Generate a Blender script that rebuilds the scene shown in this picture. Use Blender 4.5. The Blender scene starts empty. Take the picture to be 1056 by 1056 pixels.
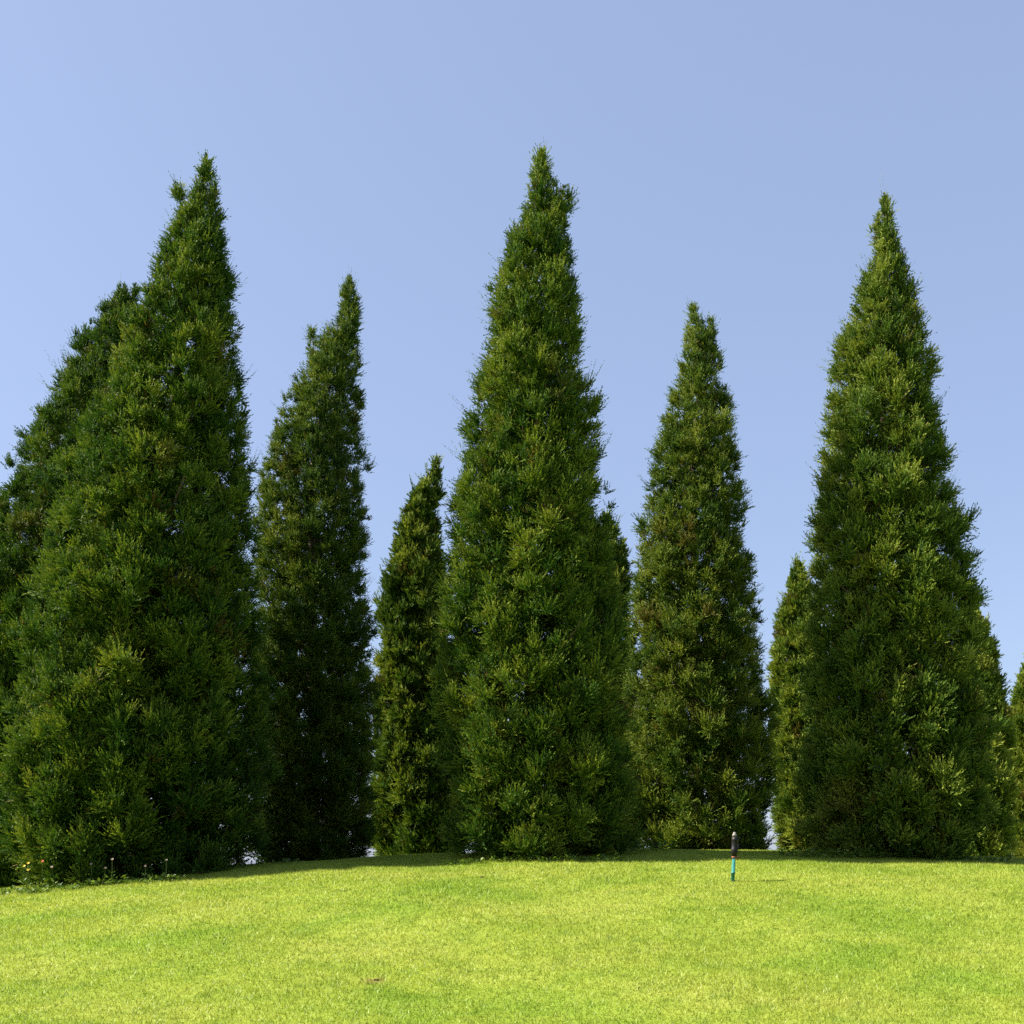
import bpy, bmesh, math, random
import numpy as np
from mathutils import Vector

C = bpy.context.scene.collection
SC = bpy.context.scene
rng = np.random.default_rng(7)
random.seed(7)

# ------------------------------------------------------------------ camera model
F = 1132.0                 # focal length in photo pixels (photo 1056 wide)
PITCH = math.radians(9.0)
PX, PY = 528.0, 721.0      # principal point (lens shifted up)
CAMZ = 1.65
SP, CP = math.sin(PITCH), math.cos(PITCH)

def P(u, v, Y):
    """point at distance Y in front of the camera that the photo shows at (u, v)"""
    yy = (PY - v) / F
    k = Y / (CP - yy * SP)
    return np.array([k * (u - PX) / F, Y, CAMZ + k * (SP + yy * CP)])

# ------------------------------------------------------------------ the mound
def ground_z(x, y):
    x = np.asarray(x, float); y = np.asarray(y, float)
    fy = np.exp(-(np.abs(y - 19.5) / 10.6) ** 2.5)
    fx = np.where(x < 2, np.exp(-((x - 2.0) / 17.0) ** 2), np.exp(-((x - 2.0) / 22.0) ** 2))
    z = 2.02 * fy * fx
    z = z + 0.020 * np.sin(x * 0.9 + 0.6 * np.sin(y * 0.7)) * np.sin(y * 0.8 + 1.0) + 0.012 * np.sin(x * 2.1 + y * 1.3)
    far = np.clip((np.hypot(x, y) - 60) / 200, 0, 1)
    return z * (1 - far) - 0.6 * far

# ------------------------------------------------------------------ node helpers
def new_mat(name):
    m = bpy.data.materials.new(name); m.use_nodes = True
    nt = m.node_tree; nt.nodes.clear()
    return m, nt

def N(nt, typ, **kw):
    n = nt.nodes.new(typ)
    for k, v in kw.items():
        if k in ('ins',):
            for i, val in v.items(): n.inputs[i].default_value = val
        else: setattr(n, k, v)
    return n

def ramp(nt, stops):
    r = nt.nodes.new('ShaderNodeValToRGB'); e = r.color_ramp.elements
    while len(e) < len(stops): e.new(0.5)
    for el, (p, c) in zip(e, stops):
        el.position = p; el.color = (*c, 1)
    return r

def mixc(nt, fac, a, b, blend='MIX'):
    n = nt.nodes.new('ShaderNodeMix'); n.data_type = 'RGBA'; n.blend_type = blend
    for sock, v in ((n.inputs[0], fac), (n.inputs[6], a), (n.inputs[7], b)):
        if hasattr(v, 'links') or isinstance(v, bpy.types.NodeSocket): nt.links.new(v, sock)
        elif isinstance(v, (int, float)): sock.default_value = v
        else: sock.default_value = (*v, 1)
    return n.outputs[2]

def leaf_shader(nt, col, trans=0.22, rough=0.5, spec=0.25, tcol_gain=(1.35, 1.25, 0.6)):
    L = nt.links
    pr = N(nt, 'ShaderNodeBsdfPrincipled'); pr.inputs['Roughness'].default_value = rough
    pr.inputs['Specular IOR Level'].default_value = spec
    L.new(col, pr.inputs['Base Color'])
    tr = N(nt, 'ShaderNodeBsdfTranslucent')
    tc = mixc(nt, 1.0, col, tcol_gain, 'MULTIPLY'); L.new(tc, tr.inputs['Color'])
    mx = N(nt, 'ShaderNodeMixShader'); mx.inputs[0].default_value = trans
    L.new(pr.outputs[0], mx.inputs[1]); L.new(tr.outputs[0], mx.inputs[2])
    out = N(nt, 'ShaderNodeOutputMaterial'); L.new(mx.outputs[0], out.inputs['Surface'])
    return pr

def foliage_mat(name, stops, dead=(0.10, 0.058, 0.022)):
    m, nt = new_mat(name); L = nt.links
    a = N(nt, 'ShaderNodeAttribute', attribute_name='tint')
    b = N(nt, 'ShaderNodeAttribute', attribute_name='dead')
    r = ramp(nt, stops); L.new(a.outputs['Fac'], r.inputs[0])
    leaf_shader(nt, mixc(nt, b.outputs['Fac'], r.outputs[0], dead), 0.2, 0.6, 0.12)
    return m

# tree foliage, two tones: the greener trees and the more olive ones
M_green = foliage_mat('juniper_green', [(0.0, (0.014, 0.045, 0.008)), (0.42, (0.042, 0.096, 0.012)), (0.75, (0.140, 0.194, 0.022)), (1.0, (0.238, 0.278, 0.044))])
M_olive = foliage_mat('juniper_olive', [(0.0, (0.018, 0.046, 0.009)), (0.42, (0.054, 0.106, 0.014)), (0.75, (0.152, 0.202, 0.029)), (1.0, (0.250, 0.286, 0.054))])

def bark_mat():
    m, nt = new_mat('bark'); L = nt.links
    tc = N(nt, 'ShaderNodeTexCoord'); mp = N(nt, 'ShaderNodeMapping'); mp.inputs['Scale'].default_value = (18, 18, 3)
    L.new(tc.outputs['Object'], mp.inputs[0])
    no = N(nt, 'ShaderNodeTexNoise'); no.inputs['Scale'].default_value = 2.0; no.inputs['Detail'].default_value = 6
    L.new(mp.outputs[0], no.inputs['Vector'])
    r = ramp(nt, [(0.3, (0.040, 0.028, 0.019)), (0.7, (0.115, 0.082, 0.058))]); L.new(no.outputs['Fac'], r.inputs[0])
    pr = N(nt, 'ShaderNodeBsdfPrincipled'); pr.inputs['Roughness'].default_value = 0.9
    L.new(r.outputs[0], pr.inputs['Base Color'])
    bp = N(nt, 'ShaderNodeBump'); bp.inputs['Strength'].default_value = 0.6; L.new(no.outputs['Fac'], bp.inputs['Height'])
    L.new(bp.outputs[0], pr.inputs['Normal'])
    o = N(nt, 'ShaderNodeOutputMaterial'); L.new(pr.outputs[0], o.inputs[0])
    return m
M_bark = bark_mat()

SOIL = None
def grass_colour(nt, blade):
    """turf colour laid out over the ground in metres: yellowish and greener drifts, small mottling, one worn spot"""
    L = nt.links
    ge = N(nt, 'ShaderNodeNewGeometry')
    def noise(scale, detail=3, rough=0.55, stretch=None):
        n = N(nt, 'ShaderNodeTexNoise'); n.inputs['Scale'].default_value = scale
        n.inputs['Detail'].default_value = detail; n.inputs['Roughness'].default_value = rough
        mp = N(nt, 'ShaderNodeMapping'); mp.inputs['Scale'].default_value = stretch or (1, 1, 0.0)
        L.new(ge.outputs['Position'], mp.inputs[0]); L.new(mp.outputs[0], n.inputs['Vector'])
        return n.outputs['Fac']
    big = ramp(nt, [(0.34, (0.192, 0.285, 0.026)), (0.50, (0.255, 0.322, 0.038)), (0.66, (0.296, 0.346, 0.052))])
    L.new(noise(0.55, 4, 0.62, (0.8, 1.2, 0)), big.inputs[0])
    mid = ramp(nt, [(0.30, (0.62, 0.74, 0.55)), (0.5, (1, 1, 1)), (0.72, (1.14, 1.10, 1.12))])
    L.new(noise(3.2, 4, 0.65), mid.inputs[0])
    c = mixc(nt, 0.8, big.outputs[0], mid.outputs[0], 'MULTIPLY')
    fine = ramp(nt, [(0.3, (0.70, 0.76, 0.65)), (0.5, (1, 1, 1)), (0.7, (1.22, 1.18, 1.3))])
    L.new(noise(19, 3, 0.6), fine.inputs[0])
    c = mixc(nt, 0.45, c, fine.outputs[0], 'MULTIPLY')
    # worn spot: distance to a small ellipse on the ground, with a ragged edge
    global SOIL
    SOIL = None
    sub = N(nt, 'ShaderNodeVectorMath', operation='SUBTRACT'); L.new(ge.outputs['Position'], sub.inputs[0]); sub.inputs[1].default_value = (SPOT[0], SPOT[1], 0)
    sc = N(nt, 'ShaderNodeVectorMath', operation='MULTIPLY'); L.new(sub.outputs[0], sc.inputs[0]); sc.inputs[1].default_value = (9.0, 11.0, 0)
    ln = N(nt, 'ShaderNodeVectorMath', operation='LENGTH'); L.new(sc.outputs[0], ln.inputs[0])
    ad = N(nt, 'ShaderNodeMath', operation='ADD'); L.new(ln.outputs['Value'], ad.inputs[0])
    ns = N(nt, 'ShaderNodeMath', operation='MULTIPLY'); L.new(noise(16, 2), ns.inputs[0]); ns.inputs[1].default_value = 1.6
    L.new(ns.outputs[0], ad.inputs[1])
    sr = ramp(nt, [(0.70, (0.6, 0.6, 0.6)), (0.95, (0, 0, 0))])
    dv = N(nt, 'ShaderNodeMath', operation='MULTIPLY'); L.new(ad.outputs[0], dv.inputs[0]); dv.inputs[1].default_value = 0.5
    L.new(dv.outputs[0], sr.inputs[0])
    c = mixc(nt, sr.outputs[0], c, (0.20, 0.135, 0.05))
    return c

# worn spot position on the slope (photo 383, 1011)
def on_ground(u, v, lo=6.0, hi=19.0):
    for _ in range(60):
        mid = 0.5 * (lo + hi); p = P(u, v, mid)
        if p[2] > ground_z(p[0], p[1]): lo = mid
        else: hi = mid
    p = P(u, v, lo); p[2] = float(ground_z(p[0], p[1])); return p
SPOT = on_ground(385, 1012)

m_ground, nt = new_mat('turf_ground')
c = grass_colour(nt, False)
c = mixc(nt, 1.0, c, (0.70, 0.72, 0.8), 'MULTIPLY')
pr = N(nt, 'ShaderNodeBsdfPrincipled'); pr.inputs['Roughness'].default_value = 0.95; pr.inputs['Specular IOR Level'].default_value = 0.1
nt.links.new(c, pr.inputs['Base Color'])
o_ = N(nt, 'ShaderNodeOutputMaterial'); nt.links.new(pr.outputs[0], o_.inputs[0])

m_blade, nt = new_mat('turf_blades')
c = grass_colour(nt, True)
a = N(nt, 'ShaderNodeAttribute', attribute_name='tint')
r = ramp(nt, [(0.0, (0.62, 0.74, 0.5)), (0.5, (1.0, 1.0, 1.0)), (0.9, (1.25, 1.16, 1.2)), (1.0, (1.5, 1.25, 1.9))]); nt.links.new(a.outputs['Fac'], r.inputs[0])
leaf_shader(nt, mixc(nt, 1.0, c, r.outputs[0], 'MULTIPLY'), 0.38, 0.45, 0.3, (1.15, 1.1, 0.8))

# ------------------------------------------------------------------ mesh helpers
def mesh_np(name, verts, faces, mat, parent=None, attrs=None, smooth=False):
    """faces: (n,k) int array, all of one size"""
    me = bpy.data.meshes.new(name)
    nv, (nf, k) = len(verts), faces.shape
    me.vertices.add(nv); me.vertices.foreach_set('co', np.ascontiguousarray(verts, np.float32).ravel())
    me.loops.add(nf * k); me.loops.foreach_set('vertex_index', faces.astype(np.int32).ravel())
    me.polygons.add(nf); me.polygons.foreach_set('loop_start', (np.arange(nf) * k).astype(np.int32))
    me.update(calc_edges=True)
    if smooth: me.polygons.foreach_set('use_smooth', np.ones(nf, bool))
    for an, av in (attrs or {}).items():
        at = me.attributes.new(an, 'FLOAT', 'FACE'); at.data.foreach_set('value', av.astype(np.float32))
    me.materials.append(mat)
    o = bpy.data.objects.new(name, me); C.objects.link(o)
    if parent: o.parent = parent
    return o

def thing(name, label, cat, loc, group=None):
    o = bpy.data.objects.new(name, None); C.objects.link(o); o.location = loc
    o.empty_display_size = 0.2
    o['label'] = label; o['category'] = cat
    if group: o['group'] = group
    return o

def unit(a): return a / np.maximum(np.linalg.norm(a, axis=-1, keepdims=True), 1e-9)

def tubes(paths, sides=6):
    """paths: list of (pts (n,3), radii (n,)) -> verts, quads"""
    V, Q, off = [], [], 0
    ang = np.arange(sides) * 2 * math.pi / sides
    for pts, rad in paths:
        pts = np.asarray(pts, float); n = len(pts)
        t = unit(np.gradient(pts, axis=0))
        ref = np.where(np.abs(t[:, 2:3]) > 0.9, np.array([[1., 0, 0]]), np.array([[0, 0, 1.]]))
        s = unit(np.cross(t, ref)); b = np.cross(t, s)
        ring = pts[:, None, :] + np.asarray(rad)[:, None, None] * (np.cos(ang)[None, :, None] * s[:, None, :] + np.sin(ang)[None, :, None] * b[:, None, :])
        V.append(ring.reshape(-1, 3))
        i = np.arange(n - 1)[:, None] * sides; j = np.arange(sides)[None, :]; j2 = (j + 1) % sides
        q = np.stack([i + j, i + j2, i + sides + j2, i + sides + j], -1).reshape(-1, 4) + off
        Q.append(q); off += n * sides
    return np.concatenate(V), np.concatenate(Q)

UP = np.array([0, 0, 1.0])

# ------------------------------------------------------------------ junipers
def sprays(base, dirn, size, tint, dead, n_shoot, n_twig, tl, tw, spread=0.95, lift=0.15, ref=0.22):
    """clumps of feathery shoots; base/dirn (M,3), size (M,). Returns kite-shaped twigs"""
    M = len(base)
    ns = np.maximum(3, rng.poisson(n_shoot * np.clip((size / ref) ** 1.6, 0.3, 2.2))).astype(int)
    idx = np.repeat(np.arange(M), ns); S = len(idx)
    rv = rng.normal(size=(S, 3))
    d0 = unit(dirn[idx] + spread * rv * 0.62)
    L = size[idx] * rng.uniform(0.6, 1.08, S)
    long = rng.random(S) < 0.05
    L = np.where(long, L * 1.3, L)
    p0 = base[idx] + unit(rng.normal(size=(S, 3))) * (size[idx] * rng.uniform(0, 0.22, S))[:, None]
    st = tint[idx] + rng.normal(0, 0.09, S)
    sd = dead[idx] * (rng.random(S) < 0.8)
    sd = np.maximum(sd, (rng.random(S) < 0.012) * 0.8)
    sl = lift * rng.uniform(0.3, 1.6, S)
    # twigs
    K = n_twig
    t = (np.linspace(0.08, 1.0, K)[None, :] + rng.uniform(-0.03, 0.03, (S, K))).ravel()
    si = np.repeat(np.arange(S), K); T = len(si)
    last = (np.tile(np.arange(K), S) == K - 1)
    pos = p0[si] + d0[si] * (L[si] * t)[:, None] + UP * (L[si] * sl[si] * t * t)[:, None]
    tan = unit(d0[si] + UP * (2 * sl[si] * t)[:, None])
    perp = unit(np.cross(tan, rng.normal(size=(T, 3))))
    mixk = np.where(last, 0.08, rng.uniform(0.25, 0.95, T) * (1.15 - 0.55 * t))
    td = unit(tan + perp * mixk[:, None])
    ln = tl * rng.uniform(0.6, 1.35, T) * (1.25 - 0.6 * t) * np.clip(size[idx][si] / 0.24, 0.35, 1.15)
    wd = tw * rng.uniform(0.7, 1.3, T)
    side = unit(np.cross(td, rng.normal(size=(T, 3))))
    mid = pos + td * (ln * 0.45)[:, None] + UP * (ln * 0.05)[:, None]
    V = np.stack([pos, mid + side * (wd / 2)[:, None], pos + td * ln[:, None] + UP * (ln * 0.10)[:, None], mid - side * (wd / 2)[:, None]], 1)
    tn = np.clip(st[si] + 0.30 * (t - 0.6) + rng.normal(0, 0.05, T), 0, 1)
    return V.reshape(-1, 3), tn, np.clip(sd[si] * rng.uniform(0.6, 1.1, T), 0, 1)

def profile(prof, Y, grounded=False):
    """outline rows (v, left u, right u) at distance Y -> heights, axis x, radius"""
    rows = []
    for v, a, b in prof:
        pa, pb = P(a, v, Y), P(b, v, Y)
        rows.append((pa[2], 0.5 * (pa[0] + pb[0]), 0.497 * (pb[0] - pa[0])))
    rows.sort()
    g = float(ground_z(rows[0][1], Y)) + 0.02
    if grounded and g < rows[0][0]: rows.insert(0, (g, rows[0][1], rows[0][2] * 0.97))
    r = np.array(rows)
    return r[:, 0], r[:, 1], r[:, 2]

def cone_clumps(prof, Y, dens, smin=0.20, smax=0.42, inner=0.35, tint0=0.45, bare=0.0, mass=3.6, grounded=False):
    hz, ax, rr = profile(prof, Y, grounded)
    z0, z1 = hz[0], hz[-1]
    zz = np.linspace(z0, z1, 400); R = np.interp(zz, hz, rr)
    w = R + 0.10
    area = 2 * math.pi * np.trapz(R, zz)
    M = int(area * dens + 14); Mi = int(M * inner)
    cdf = np.cumsum(w); cdf /= cdf[-1]
    n = M + Mi
    q = (np.arange(n) + rng.random(n)) / n; rng.shuffle(q)
    h = np.interp(q, cdf, zz)
    phi = np.empty(n); order = np.argsort(h)
    phi[order] = (np.arange(n) * 2.399963 + rng.normal(0, 0.35, n))
    Rh = np.interp(h, hz, rr)
    s = rng.uniform(smin, smax, n) * np.exp(rng.normal(0, 0.16, n)) * (1.2 - 0.4 * (h - z0) / (z1 - z0))
    s = np.minimum(s, 0.55 * Rh + 0.035)
    rel = np.ones(n); rel[:M] = rng.uniform(0.86, 1.02, M); rel[M:] = rng.uniform(0.40, 0.84, Mi)
    f = (h - z0) / (z1 - z0)
    # branch masses: each clump belongs to the nearest main branch; masses bulge in the middle and part at their edges
    B = max(5, int(area * mass))
    bh = np.interp((np.arange(B) + rng.random(B)) / B, cdf, zz); bp = (np.arange(B) * 2.399963 * 1.7 + rng.normal(0, 0.5, B))
    cr = np.maximum(Rh, 0.12)
    dphi = np.abs((phi[:, None] - bp[None, :] + math.pi) % (2 * math.pi) - math.pi) * cr[:, None]
    dd = np.hypot(dphi, (h[:, None] - bh[None, :] - 0.12) * 0.8)
    nb = dd.argmin(1); dist = dd.min(1); brad = 0.62 / math.sqrt(mass) * np.minimum(1, 0.35 + Rh)
    boff = rng.uniform(-0.10, 0.01, B); btint = rng.normal(0, 0.09, B)
    bulge = np.clip(1 - (dist / brad) ** 2, -0.6, 1)
    rel[:M] = 0.925 + boff[nb[:M]] + 0.11 * bulge[:M] + rng.normal(0, 0.055, M)
    # clumps of one mass fan out from its middle
    oh = np.clip((h - bh[nb]) / brad, -1, 1); op = np.clip(((phi - bp[nb] + math.pi) % (2 * math.pi) - math.pi) * cr / brad, -1, 1)
    bel = np.radians(rng.normal(0, 9, B))[nb]
    rad = np.stack([np.cos(phi), np.sin(phi), np.zeros(n)], 1)
    el = np.radians(rng.normal(22, 10, n) + 26 * f + 22 * np.clip((f - 0.85) / 0.15, 0, 1)) + bel
    tang = np.stack([-np.sin(phi), np.cos(phi), np.zeros(n)], 1)
    dirn = unit(rad * np.cos(el)[:, None] + UP * (np.sin(el) + 0.35 * oh)[:, None] + tang * (0.45 * op)[:, None] + 0.13 * rng.normal(size=(n, 3)))
    tip = np.stack([np.interp(h, hz, ax), np.full(n, Y), h], 1) + rad * (Rh * rel)[:, None]
    base = tip - dirn * (s * 0.95)[:, None]
    tint = np.clip(tint0 + btint[nb] + rng.normal(0, 0.10, n), 0.05, 0.95)
    bdead = (rng.random(B) < 0.035) * rng.uniform(0.3, 0.7, B)
    dead = np.maximum((rng.random(n) < 0.015) * rng.uniform(0.4, 0.9, n), bdead[nb] * (rng.random(n) < 0.6))
    keep = np.ones(n, bool)
    keep[:M] = (bulge[:M] > 0.1) | (rng.random(M) < 0.4)
    if bare > 0:   # thin foliage close to the ground, where light shows through
        low = np.clip(1 - (h - z0) / 1.1, 0, 1)
        keep &= rng.random(n) > low * bare
    # a few holes where the branch has no clump
    return [a[keep] for a in (base, dirn, s, tint, dead, h, tip)], (hz, ax, rr)

def juniper(label, Y, prof, mat, spires=(), lobes=(), dens=34, n_shoot=21, n_twig=14, tl=0.050, tw=0.0165, smin=0.13, smax=0.26,
            inner=1.25, tint0=0.45, bare=0.25, wisps=5, name='juniper_tree', group='conical junipers along the crest of the mound'):
    cl, (hz, ax, rr) = cone_clumps(prof, Y, dens, smin, smax, inner, tint0, bare, grounded=True)
    parts = [cl]
    for sp in spires:
        c2, _ = cone_clumps(sp, Y, dens * 1.5, 0.10, 0.20, 0.1, tint0)
        parts.append(c2)
    for lp, dy in lobes:   # bushy side limbs standing proud of the cone
        c3, _ = cone_clumps(lp, Y + dy, dens, 0.14, 0.30, 0.4, tint0 + 0.08, mass=3.5)
        parts.append(c3)
    base, dirn, s, tint, dead, h, tip = [np.concatenate([p[i] for p in parts]) for i in range(7)]
    # leading shoots at the very top
    tops = [(ax[-1], hz[-1])] + [(profile(sp, Y)[1][-1], profile(sp, Y)[0][-1]) for sp in spires]
    for tx, tz in tops:
        m = wisps
        b = np.stack([tx + rng.normal(0, 0.02, m), Y + rng.normal(0, 0.02, m), tz - rng.uniform(0.14, 0.55, m)], 1)
        base = np.concatenate([base, b]); dirn = np.concatenate([dirn, unit(np.array([[0.06, 0, 1.0]]) + 0.10 * rng.normal(size=(m, 3)))])
        s = np.concatenate([s, rng.uniform(0.14, 0.24, m)]); tint = np.concatenate([tint, np.full(m, tint0 + 0.1)]); dead = np.concatenate([dead, np.zeros(m)])
    V, tn, dd = sprays(base, dirn, s, tint, dead, n_shoot, n_twig, tl, tw)
    # single whips that stand off the outline
    k = rng.choice(len(h), max(6, int(len(h) * 0.06)), replace=False)
    V2, tn2, dd2 = sprays(tip[k] - dirn[k] * 0.10, unit(dirn[k] + UP * 0.25), np.full(len(k), 0.31), tint[k] + 0.03, dead[k] * 0, 2.2, n_twig, tl * 0.5, tw * 0.75, 0.25, 0.2)
    V = np.concatenate([V, V2]); tn = np.concatenate([tn, tn2]); dd = np.concatenate([dd, dd2])
    x0 = float(ax[0]); zg = float(ground_z(x0, Y))
    root = thing(name, label, 'tree', (x0, Y, zg), group)
    O = np.array([x0, Y, zg])
    # keep twigs out of the soil
    q = V.reshape(-1, 4, 3); ok = q[:, :, 2].min(1) > ground_z(q[:, 0, 0], q[:, 0, 1]) + 0.01
    q = q[ok]; tn = tn[ok]; dd = dd[ok]
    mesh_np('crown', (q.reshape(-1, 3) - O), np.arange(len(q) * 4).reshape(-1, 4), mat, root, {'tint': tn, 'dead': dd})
    # trunk with limbs
    H = hz[-1] - zg
    tz = np.concatenate([[zg - 0.15], np.linspace(zg + 0.1, hz[-1] - 0.15, 14)])
    tp = np.stack([np.interp(tz, hz, ax) + 0.03 * np.sin(tz * 1.7), np.full(len(tz), Y) + 0.03 * np.cos(tz * 1.3), tz], 1)
    tr = 0.017 * H * (1 - np.linspace(0, 1, len(tz)) ** 0.8 * 0.95); tr[0] *= 1.35
    paths = [(tp, tr)]
    pick = rng.choice(len(h), min(len(h), 150), replace=False)
    for i in pick:
        b = base[i]; zb = max(zg + 0.15, b[2] - 0.55 * np.linalg.norm(b[:2] - [np.interp(b[2], hz, ax), Y]) - 0.05)
        a0 = np.array([np.interp(zb, hz, ax), Y, zb])
        mdl = 0.5 * (a0 + b) - UP * 0.04
        e = b + dirn[i] * s[i] * 0.5
        r0 = 0.012 + 0.012 * rng.random()
        paths.append((np.array([a0, mdl, b, e]), np.array([r0, r0 * 0.8, r0 * 0.55, 0.003])))
    tv, tq = tubes(paths, 6)
    mesh_np('trunk', tv - O, tq, M_bark, root, smooth=True)
    return root, len(q)

count = 0
def plant_tree(*a, **k):
    global count
    r_, n_ = juniper(*a, **k); count += n_
    return r_

plant_tree('large dark juniper nearest the left side, leaning right, foliage spilling to the weeds', 16.7,
    [(158, 211, 214), (180, 204, 221), (216, 188, 229), (254, 167, 240), (291, 157, 246), (348, 134, 248), (405, 110, 250), (462, 84, 254),
     (519, 62, 260), (596, 46, 264), (650, 30, 268), (709, 20, 271), (760, 16, 275), (804, 17, 275), (860, 17, 270), (905, 26, 258)],
    M_green, spires=[[(188, 182, 184), (215, 180, 192), (250, 176, 206)]], lobes=[([(676, 84, 92), (705, 62, 116), (750, 36, 130), (800, 24, 124), (850, 22, 112), (890, 30, 98)], -1.1)], tint0=0.46)
plant_tree('slanting juniper cut off by the left edge, half hidden behind the large left one', 20.0,
    [(292, 124, 132), (310, 112, 142), (330, 96, 150), (360, 78, 158), (401, 57, 166), (439, 41, 172), (481, 22, 176), (511, 4, 180),
     (580, -26, 176), (640, -48, 170), (700, -64, 160), (780, -80, 150), (850, -84, 140), (900, -78, 130)],
    M_green, spires=[[(290, 139, 141), (320, 132, 146), (350, 128, 150)]], tint0=0.36)
plant_tree('slim juniper with a small side spire, right of the large leaning left one', 22.5,
    [(283, 358, 362), (300, 350, 371), (322, 346, 373), (352, 328, 373), (375, 309, 373), (401, 299, 373), (447, 283, 374), (481, 270, 375), (511, 263, 379),
     (550, 262, 380), (607, 261, 380), (649, 259, 386), (700, 257, 389), (747, 255, 390), (800, 255, 390), (850, 256, 388), (886, 262, 382)],
    M_olive, spires=[[(337, 320, 323), (352, 316, 327), (375, 311, 332)]], tint0=0.43, dens=27, bare=0.2)
plant_tree('small curved tip juniper in the gap left of the tall central one', 26.5,
    [(474, 448, 455), (490, 439, 456), (509, 421, 455), (528, 414, 452), (562, 405, 457), (596, 396, 461), (634, 390, 464), (690, 387, 470), (750, 384, 478), (800, 382, 484), (850, 383, 484), (890, 388, 480)],
    M_olive, tint0=0.46, dens=15, n_shoot=11, n_twig=14, tl=0.13, tw=0.026, smin=0.18, smax=0.36)
plant_tree('tallest juniper, in the middle of the row, with a forked wispy tip', 16.4,
    [(160, 553, 560), (172, 548, 567), (192, 545, 576), (215, 536, 584), (236, 527, 586), (266, 517, 591), (300, 506, 598), (335, 499, 601), (365, 491, 602), (395, 488, 606), (430, 486, 615),
     (452, 477, 618), (482, 470, 624), (516, 464, 628), (558, 461, 633), (615, 455, 641), (653, 450, 645), (709, 447, 650), (785, 448, 656), (842, 453, 654), (882, 464, 642)],
    M_green, spires=[[(152, 557, 560), (162, 554, 562), (175, 550, 566)], [(188, 583, 586), (205, 576, 587), (235, 568, 588), (262, 568, 590)]], tint0=0.52)
plant_tree('juniper mostly hidden, showing only its right flank behind the tall central one', 25.0,
    [(528, 622, 630), (545, 612, 638), (570, 600, 645), (600, 594, 648), (640, 590, 651), (700, 585, 656), (760, 580, 664), (820, 578, 668), (885, 582, 662)],
    M_olive, tint0=0.44, dens=15, n_shoot=11, n_twig=14, tl=0.13, tw=0.026, smin=0.18, smax=0.36)
plant_tree('double tipped olive green juniper behind the sprinkler post, right of the central one', 20.8,
    [(312, 713, 717), (330, 707, 724), (346, 704, 739), (361, 702, 744), (388, 695, 746), (410, 686, 754), (429, 681, 758), (460, 672, 761), (490, 668, 764), (524, 662, 767), (555, 658, 771),
     (591, 652, 779), (642, 647, 787), (683, 644, 789), (710, 643, 790), (745, 641, 795), (796, 640, 798), (847, 642, 797), (876, 650, 792)],
    M_olive, spires=[[(325, 731, 735), (340, 727, 739), (365, 722, 744)]], tint0=0.54, dens=27, bare=0.15)
plant_tree('slender pale juniper peeking out on the left of the big right one', 31.0,
    [(577, 822, 825), (592, 814, 833), (615, 808, 839), (649, 800, 846), (687, 796, 852), (732, 794, 857), (785, 796, 861), (842, 799, 862), (885, 804, 858)],
    M_olive, tint0=0.60, dens=13, n_shoot=11, n_twig=14, tl=0.14, tw=0.030, smin=0.20, smax=0.38)
plant_tree('big sharply pointed juniper towards the right, with a single fine tip', 17.0,
    [(196, 911, 914), (213, 905, 918), (225, 901, 921), (250, 898, 930), (283, 889, 938), (303, 880, 945), (319, 873, 946), (349, 863, 956), (370, 858, 958), (395, 855, 965), (415, 854, 970), (445, 847, 972),
     (475, 846, 976), (501, 840, 984), (520, 836, 990), (543, 834, 993), (588, 836, 997), (615, 835, 1001), (645, 833, 1005), (687, 828, 1008), (732, 826, 1012), (785, 822, 1016), (842, 825, 1016), (884, 840, 1006)],
    M_olive, tint0=0.53)
plant_tree('juniper showing only a strip of foliage behind the right flank of the big right one', 30.0,
    [(618, 1003, 1007), (632, 996, 1013), (649, 990, 1020), (679, 982, 1028), (709, 976, 1036), (740, 972, 1040), (766, 968, 1043), (815, 964, 1043), (870, 966, 1042), (890, 970, 1038)],
    M_olive, tint0=0.60, dens=13, n_shoot=11, n_twig=14, tl=0.14, tw=0.030, smin=0.20, smax=0.38)
plant_tree('pale juniper cut off by the right edge of the view', 33.0,
    [(672, 1059, 1062), (683, 1054, 1068), (702, 1048, 1074), (736, 1043, 1080), (762, 1039, 1086), (793, 1039, 1090), (840, 1042, 1092), (890, 1046, 1088)],
    M_olive, tint0=0.62, dens=13, n_shoot=11, n_twig=14, tl=0.14, tw=0.030, smin=0.20, smax=0.38)
print('twigs', count)

# ------------------------------------------------------------------ ground sheet
def ground():
    n = 260
    t = np.linspace(-1, 1, n)
    g = np.sign(t) * (np.abs(t) * 26 + np.abs(t) ** 9 * 2600)
    X, Yg = np.meshgrid(g, g + 14)
    V = np.stack([X, Yg, ground_z(X, Yg)], -1).reshape(-1, 3)
    i = np.arange(n - 1)
    I, J = np.meshgrid(i, i)
    q = np.stack([J * n + I, J * n + I + 1, (J + 1) * n + I + 1, (J + 1) * n + I], -1).reshape(-1, 4)
    o = mesh_np('ground', V, q, m_ground, smooth=True); o['kind'] = 'structure'
ground()

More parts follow.
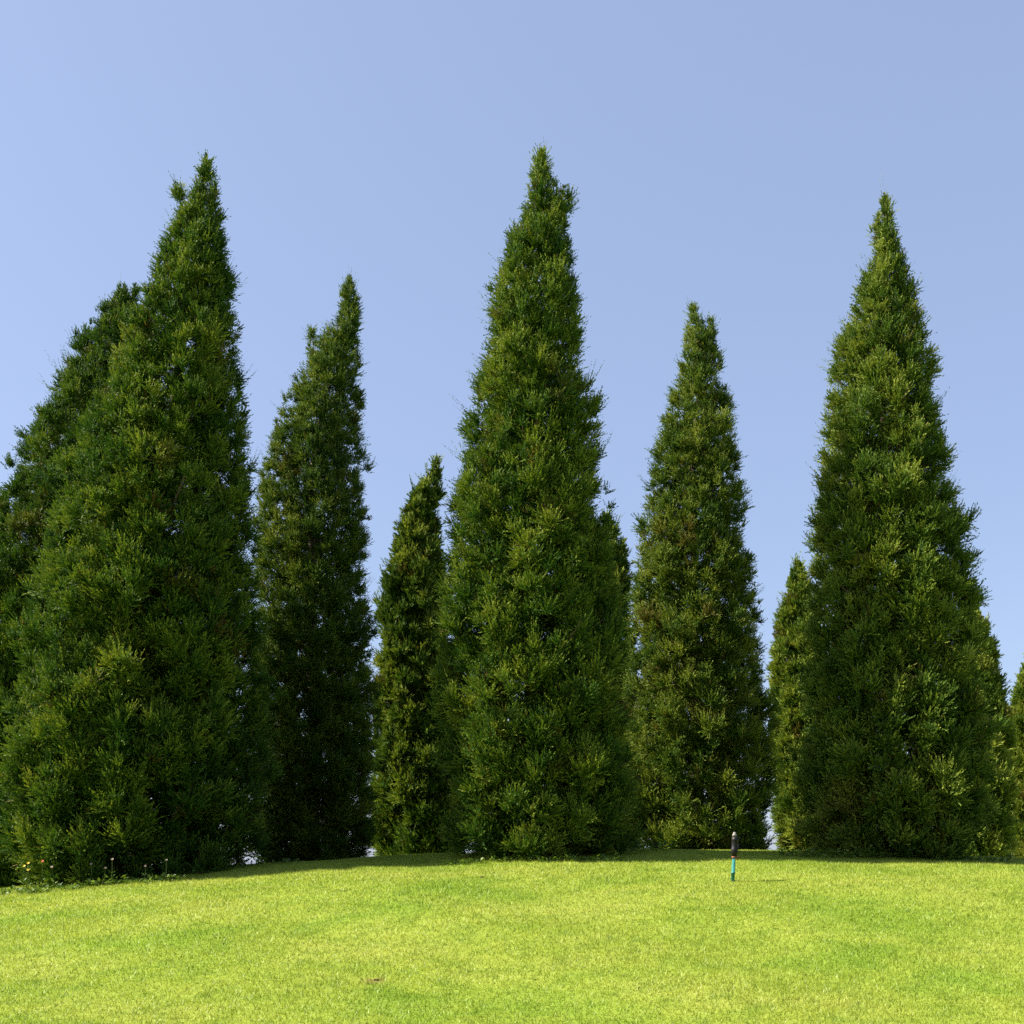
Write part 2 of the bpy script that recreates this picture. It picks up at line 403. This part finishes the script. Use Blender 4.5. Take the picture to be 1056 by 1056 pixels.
# ------------------------------------------------------------------ mown grass
def grass():
    n = 2600000
    Y = 6.0 + 18.0 * rng.random(n) ** 1.0
    X = (rng.random(n) * 2 - 1) * (0.5 * 24 + 2.2)
    keep = (np.abs(X) < 0.5 * Y + 2.2) & (rng.random(n) < np.clip((8.0 / Y) ** 1.2, 0, 1)) 
    X, Y = X[keep], Y[keep]
    # sparser on the worn spot
    e = ((X - SPOT[0]) * 9) ** 2 + ((Y - SPOT[1]) * 11) ** 2
    k2 = (e > 0.6 + 0.5 * np.sin(X * 37) * np.sin(Y * 31)) | (rng.random(len(X)) < 0.45)
    X, Y = X[k2], Y[k2]
    m = len(X)
    lum = 0.5 + 0.5 * np.sin(X * 1.7 + np.sin(Y * 2.3)) * np.sin(Y * 1.9 + np.sin(X * 1.1))
    hgt = rng.uniform(0.018, 0.040, m) * (0.85 + 0.3 * lum)
    tall = rng.random(m) < 0.012; hgt[tall] *= 1.5
    a = rng.random(m) * 2 * math.pi
    w = rng.uniform(0.004, 0.008, m) * (0.6 + Y / 18)
    base = np.stack([X, Y, ground_z(X, Y) - 0.003], 1)
    side = np.stack([np.cos(a), np.sin(a), 0 * a], 1) * w[:, None] / 2
    b = rng.random(m) * 2 * math.pi; le = rng.uniform(0.1, 1.1, m)
    top = base + np.stack([np.cos(b) * le * hgt, np.sin(b) * le * hgt, hgt], 1)
    V = np.stack([base - side, base + side, top], 1).reshape(-1, 3)
    o = mesh_np('grass', V, np.arange(m * 3).reshape(-1, 3), m_blade, None, {'tint': np.clip(rng.normal(0.5, 0.2, m), 0, 1)})
    o['kind'] = 'stuff'; o['label'] = 'short mown yellow green lawn grass covering the mound'; o['category'] = 'grass'
    print('blades', m)
grass()

# ------------------------------------------------------------------ sprinkler post
def plain(name, col, rough=0.5, spec=0.4, var=0.25, scale=40):
    m, nt = new_mat(name); L = nt.links
    tc = N(nt, 'ShaderNodeTexCoord'); no = N(nt, 'ShaderNodeTexNoise'); no.inputs['Scale'].default_value = scale; no.inputs['Detail'].default_value = 4
    L.new(tc.outputs['Object'], no.inputs['Vector'])
    lo = tuple(x * (1 - var) for x in col); hi = tuple(x * (1 + var) for x in col)
    r = ramp(nt, [(0.3, lo), (0.7, hi)]); L.new(no.outputs['Fac'], r.inputs[0])
    pr = N(nt, 'ShaderNodeBsdfPrincipled'); pr.inputs['Roughness'].default_value = rough; pr.inputs['Specular IOR Level'].default_value = spec
    L.new(r.outputs[0], pr.inputs['Base Color'])
    o = N(nt, 'ShaderNodeOutputMaterial'); L.new(pr.outputs[0], o.inputs[0])
    return m
M_black = plain('black_plastic', (0.009, 0.009, 0.010), 0.5, 0.2)
M_teal = plain('teal_pipe', (0.025, 0.165, 0.145), 0.4, 0.5)
M_brass = plain('grey_nozzle', (0.18, 0.17, 0.15), 0.4, 0.5)
M_rust = plain('rusty_clip', (0.20, 0.07, 0.04), 0.7, 0.3)

def lathe(rows, sides=20):
    """rows of (z, r) -> verts, quads (closed ends via tiny radius)"""
    ang = np.arange(sides) * 2 * math.pi / sides
    V = np.array([[r * math.cos(a), r * math.sin(a), z] for z, r in rows for a in ang])
    n = len(rows)
    i = np.arange(n - 1)[:, None] * sides; j = np.arange(sides)[None, :]; j2 = (j + 1) % sides
    return V, np.stack([i + j, i + j2, i + sides + j2, i + sides + j], -1).reshape(-1, 4)

base = on_ground(755.5, 909)
top = P(758.5, 858, base[1])
HP = top[2] - base[2]
pz = HP * 0.52
root = thing('sprinkler_post', 'black topped sprinkler riser on a thin turquoise pipe, standing alone on the lawn', 'sprinkler', tuple(base))
leanx = (top[0] - base[0]) / HP
root.rotation_euler = (0, math.atan(leanx), 0)
v, q = lathe([(-0.1, 0.022), (pz * 0.30, 0.022), (pz * 0.30, 0.026), (pz * 0.38, 0.026), (pz * 0.38, 0.021), (pz + 0.01, 0.021), (pz + 0.012, 0.001)])
mesh_np('pipe', v, q, M_teal, root, smooth=False)
v, q = lathe([(pz - 0.005, 0.001), (pz - 0.005, 0.032), (pz + 0.025, 0.038), (pz + 0.03, 0.043), (pz + 0.085, 0.043), (pz + 0.09, 0.040), (pz + 0.185, 0.041), (pz + 0.19, 0.045),
              (HP - 0.085, 0.045), (HP - 0.08, 0.041), (HP - 0.055, 0.040), (HP - 0.05, 0.001)])
mesh_np('sprinkler_body', v, q, M_black, root)
v, q = lathe([(HP - 0.052, 0.001), (HP - 0.052, 0.027), (HP - 0.028, 0.027), (HP - 0.024, 0.019), (HP, 0.017), (HP + 0.001, 0.001)], 16)
v[:, 0] -= 0.010
mesh_np('nozzle', v, q, M_brass, root)
v, q = lathe([(pz - 0.03, 0.022), (pz - 0.03, 0.030), (pz - 0.008, 0.030), (pz - 0.008, 0.022)], 16)
v2, q2 = lathe([(0, 0.001), (0, 0.010), (0.045, 0.009), (0.046, 0.001)], 10)     # screw of the clamp
v2 = np.stack([v2[:, 2] + 0.024, v2[:, 1], v2[:, 0] + pz - 0.019], 1)
cl = mesh_np('clamp', v, q, M_rust, root); mesh_np('screw', v2, q2, M_rust, cl)

# small clods lying on the turf
M_clod = plain('dark_soil', (0.075, 0.048, 0.026), 0.95, 0.1, 0.5, 60)
for u, v_, r_, lab in ((497, 905, 0.020, 'small dark soil clod on the grass in front of the tall central juniper'),
                       (829, 1006, 0.012, 'tiny dark clod on the near grass below the sprinkler post'),
                       (388, 1011, 0.015, 'brown clod lying on the worn spot of the near lawn')):
    p = on_ground(u, v_)
    bm = bmesh.new(); bmesh.ops.create_icosphere(bm, subdivisions=3, radius=r_)
    for vt in bm.verts:
        k = 1 + 0.28 * math.sin(vt.co.x * 130 + u) * math.sin(vt.co.y * 110 + 1) + 0.16 * math.sin(vt.co.z * 240 + vt.co.x * 90)
        vt.co = Vector((vt.co.x * k * 1.5, vt.co.y * k, vt.co.z * k * 0.7 + r_ * 0.35))
    me = bpy.data.meshes.new('soil_clod'); bm.to_mesh(me); bm.free(); me.materials.append(M_clod)
    o = bpy.data.objects.new('soil_clod', me); C.objects.link(o); o.location = tuple(p)
    o['label'] = lab; o['category'] = 'clod'

# ------------------------------------------------------------------ weeds and flowers at the foot of the trees
def leaf_mat(name, stops):
    m, nt = new_mat(name)
    a = N(nt, 'ShaderNodeAttribute', attribute_name='tint'); r = ramp(nt, stops); nt.links.new(a.outputs['Fac'], r.inputs[0])
    leaf_shader(nt, r.outputs[0], 0.3, 0.5, 0.25); return m
M_weed = leaf_mat('weed_leaf', [(0, (0.035, 0.085, 0.015)), (1, (0.13, 0.20, 0.035))])
M_stem = leaf_mat('weed_stem', [(0, (0.06, 0.10, 0.02)), (1, (0.12, 0.15, 0.04))])
M_petal_y = leaf_mat('yellow_petal', [(0, (0.55, 0.38, 0.03)), (1, (0.75, 0.60, 0.08))])
M_petal_r = leaf_mat('red_petal', [(0, (0.45, 0.06, 0.03)), (1, (0.65, 0.16, 0.05))])
M_petal_w = leaf_mat('pale_petal', [(0, (0.22, 0.17, 0.12)), (1, (0.38, 0.30, 0.22))])

def leaves_mesh(n, r, h, ll, lw):
    """a low tuft of broad leaves"""
    az = rng.random(n) * 2 * math.pi; ra = r * np.sqrt(rng.random(n)); el = rng.uniform(0.1, 1.0, n)
    b = np.stack([np.cos(az) * ra, np.sin(az) * ra, rng.uniform(0, h, n) * (1 - 0.5 * ra / r)], 1)
    az2 = az + rng.normal(0, 0.7, n)
    d = np.stack([np.cos(az2) * np.cos(el), np.sin(az2) * np.cos(el), np.sin(el)], 1)
    L = ll * rng.uniform(0.6, 1.3, n); W = lw * rng.uniform(0.7, 1.3, n)
    s = unit(np.cross(d, UP + 0.3 * rng.normal(size=(n, 3))))
    m = b + d * (L * 0.5)[:, None]; e = b + d * L[:, None] - UP * (L * 0.15)[:, None]
    V = np.stack([b, m + s * (W / 2)[:, None], e, m - s * (W / 2)[:, None]], 1).reshape(-1, 3)
    return V, np.arange(n * 4).reshape(-1, 4), rng.random(n)

def weed(u, Y, r, h, label, n=60, group='weeds at the foot of the trees'):
    x = float(P(u, 890, Y)[0]); z = float(ground_z(x, Y))
    root = thing('weed', label, 'weed', (x, Y, z), group)
    V, q, t = leaves_mesh(n, r, h, 0.085, 0.035)
    mesh_np('leaves', V, q, M_weed, root, {'tint': t})

def flower(u, v_top, Y, petal, label, group):
    x = float(P(u, 890, Y)[0]); z = float(ground_z(x, Y))
    H = max(0.15, float(P(u, v_top, Y)[2]) - z)
    root = thing('flower', label, 'flower', (x, Y, z), group)
    tp = np.array([random.gauss(0, 0.02), random.gauss(0, 0.02), H])
    v, q = tubes([(np.array([[0, 0, -0.02], 0.5 * tp + [0.012, 0, 0], tp]), np.array([0.004, 0.0035, 0.003]))], 5)
    mesh_np('stem', v, q, M_stem, root, {'tint': rng.random(len(q))})
    n = 9
    az = np.arange(n) * 2 * math.pi / n; nrm = unit(np.array([0.1, -0.75, 0.65])); sx = unit(np.cross(nrm, UP)); sy = np.cross(nrm, sx)
    d = np.cos(az)[:, None] * sx + np.sin(az)[:, None] * sy + nrm * 0.25
    s = np.cross(d, nrm); Rp = 0.019
    m = tp + d * Rp * 0.6
    V = np.stack([np.repeat(tp[None], n, 0), m + s * 0.011, tp + d * Rp, m - s * 0.011], 1).reshape(-1, 3)
    mesh_np('petals', V, np.arange(n * 4).reshape(-1, 4), petal, root, {'tint': rng.random(n)})
    V, q, t = leaves_mesh(9, 0.03, H * 0.7, 0.07, 0.018)
    mesh_np('leaves', V, q, M_weed, root, {'tint': t})

for i in range(15):   # leafy patch under the leaning left tree
    u = -20 + 205 * (i / 14) ** 1.4 + random.uniform(-6, 6); Y = 14.85 + random.uniform(-0.22, 0.3)
    weed(u, Y, random.uniform(0.10, 0.20), random.uniform(0.05, 0.12), 'low green weed in the shaded fringe under the large leaning left juniper', 48, 'weeds under the left juniper')
for u, v_ in ((25, 893), (31, 890), (28, 897)):
    flower(u, v_, 14.8 + random.uniform(-0.05, 0.05), M_petal_y, 'yellow flower of the little cluster at the far left under the junipers', 'yellow flowers at the left')
flower(44, 888, 14.8, M_petal_r, 'single orange red flower on a stalk under the left junipers', None)
for u, v_ in ((58, 894), (94, 891), (107, 895), (115, 886), (149, 893), (171, 887)):
    flower(u, v_, 14.85 + random.uniform(-0.1, 0.1), M_petal_w, 'pale faded flower on a thin stalk in the shade under the large leaning left juniper', 'pale flowers under the left juniper')
for u in (205, 226, 240, 258, 275, 298):
    weed(u, 15.4 + random.uniform(0, 0.5) + (u - 205) * 0.012, 0.14, 0.10, 'low weed on the grass edge between the large left juniper and the slim one', 30, 'weeds between left trees')
for u in (470, 490, 515, 540, 565, 590, 612, 632):
    weed(u, 15.15 + random.uniform(-0.1, 0.2), 0.15, 0.09, 'low weed in the grass at the foot of the tall central juniper', 40, 'weeds at the central juniper')
for u in (642, 655, 668, 683):
    weed(u, 16.8 + random.uniform(-0.2, 0.3), 0.18, 0.20, 'sunlit weed between the central juniper and the double tipped one', 40, 'weeds right of the central juniper')
for u in (818, 830, 842, 852, 868, 884, 900):
    weed(u, 15.95 + random.uniform(-0.1, 0.25), 0.17, 0.15, 'leafy weed at the left foot of the big pointed right juniper', 50, 'weeds at the right juniper')
for u in (955, 975, 995, 1015, 1035):
    weed(u, 16.05 + random.uniform(-0.1, 0.3), 0.14, 0.09, 'low weed at the right foot of the big pointed right juniper', 36, 'weeds right of the right juniper')

# ------------------------------------------------------------------ light
EL, AZ = math.radians(43), math.radians(3)     # height of the sun; how far in front of dead left it stands
sun_dir = Vector((-math.cos(EL) * math.cos(AZ), -math.cos(EL) * math.sin(AZ), math.sin(EL)))
sl = bpy.data.lights.new('sun', 'SUN'); sl.energy = 5.0; sl.angle = math.radians(0.53); sl.color = (1.0, 0.92, 0.76)
so = bpy.data.objects.new('sun', sl); C.objects.link(so)
so.rotation_euler = sun_dir.to_track_quat('Z', 'Y').to_euler(); so.location = (-12, -2, 12)

w = bpy.data.worlds.new('World'); SC.world = w; w.use_nodes = True
nt = w.node_tree; nt.nodes.clear()
sk = N(nt, 'ShaderNodeTexSky'); sk.sky_type = 'NISHITA'; sk.sun_disc = False
sk.sun_elevation = EL; sk.sun_rotation = math.atan2(sun_dir.x, sun_dir.y)
sk.air_density = 1.0; sk.dust_density = 1.5; sk.ozone_density = 2.0; sk.altitude = 50
bg = N(nt, 'ShaderNodeBackground'); bg.inputs[1].default_value = 0.08
haze_air = mixc(nt, 0.6, mixc(nt, 1.0, sk.outputs[0], (1.04, 0.98, 0.97), 'MULTIPLY'), (1.74, 2.22, 3.36))
nt.links.new(haze_air, bg.inputs[0])
ow = N(nt, 'ShaderNodeOutputWorld'); nt.links.new(bg.outputs[0], ow.inputs[0])

# ------------------------------------------------------------------ camera
cd = bpy.data.cameras.new('camera'); cam = bpy.data.objects.new('camera', cd); C.objects.link(cam)
cd.sensor_width = 36; cd.lens = 36 * F / 1056; cd.shift_y = (PY - 528) / 1056; cd.clip_end = 5000; cd.clip_start = 0.05
cam.location = (0, 0, CAMZ); cam.rotation_euler = (math.pi / 2 + PITCH, 0, 0)
SC.camera = cam

SC.view_settings.view_transform = 'Standard'; SC.view_settings.look = 'None'; SC.view_settings.gamma = 1
SC.view_settings.exposure = 1.6
SC.cycles.max_bounces = 6; SC.cycles.diffuse_bounces = 3; SC.cycles.transmission_bounces = 3; SC.cycles.glossy_bounces = 2
SC.cycles.use_denoising = False
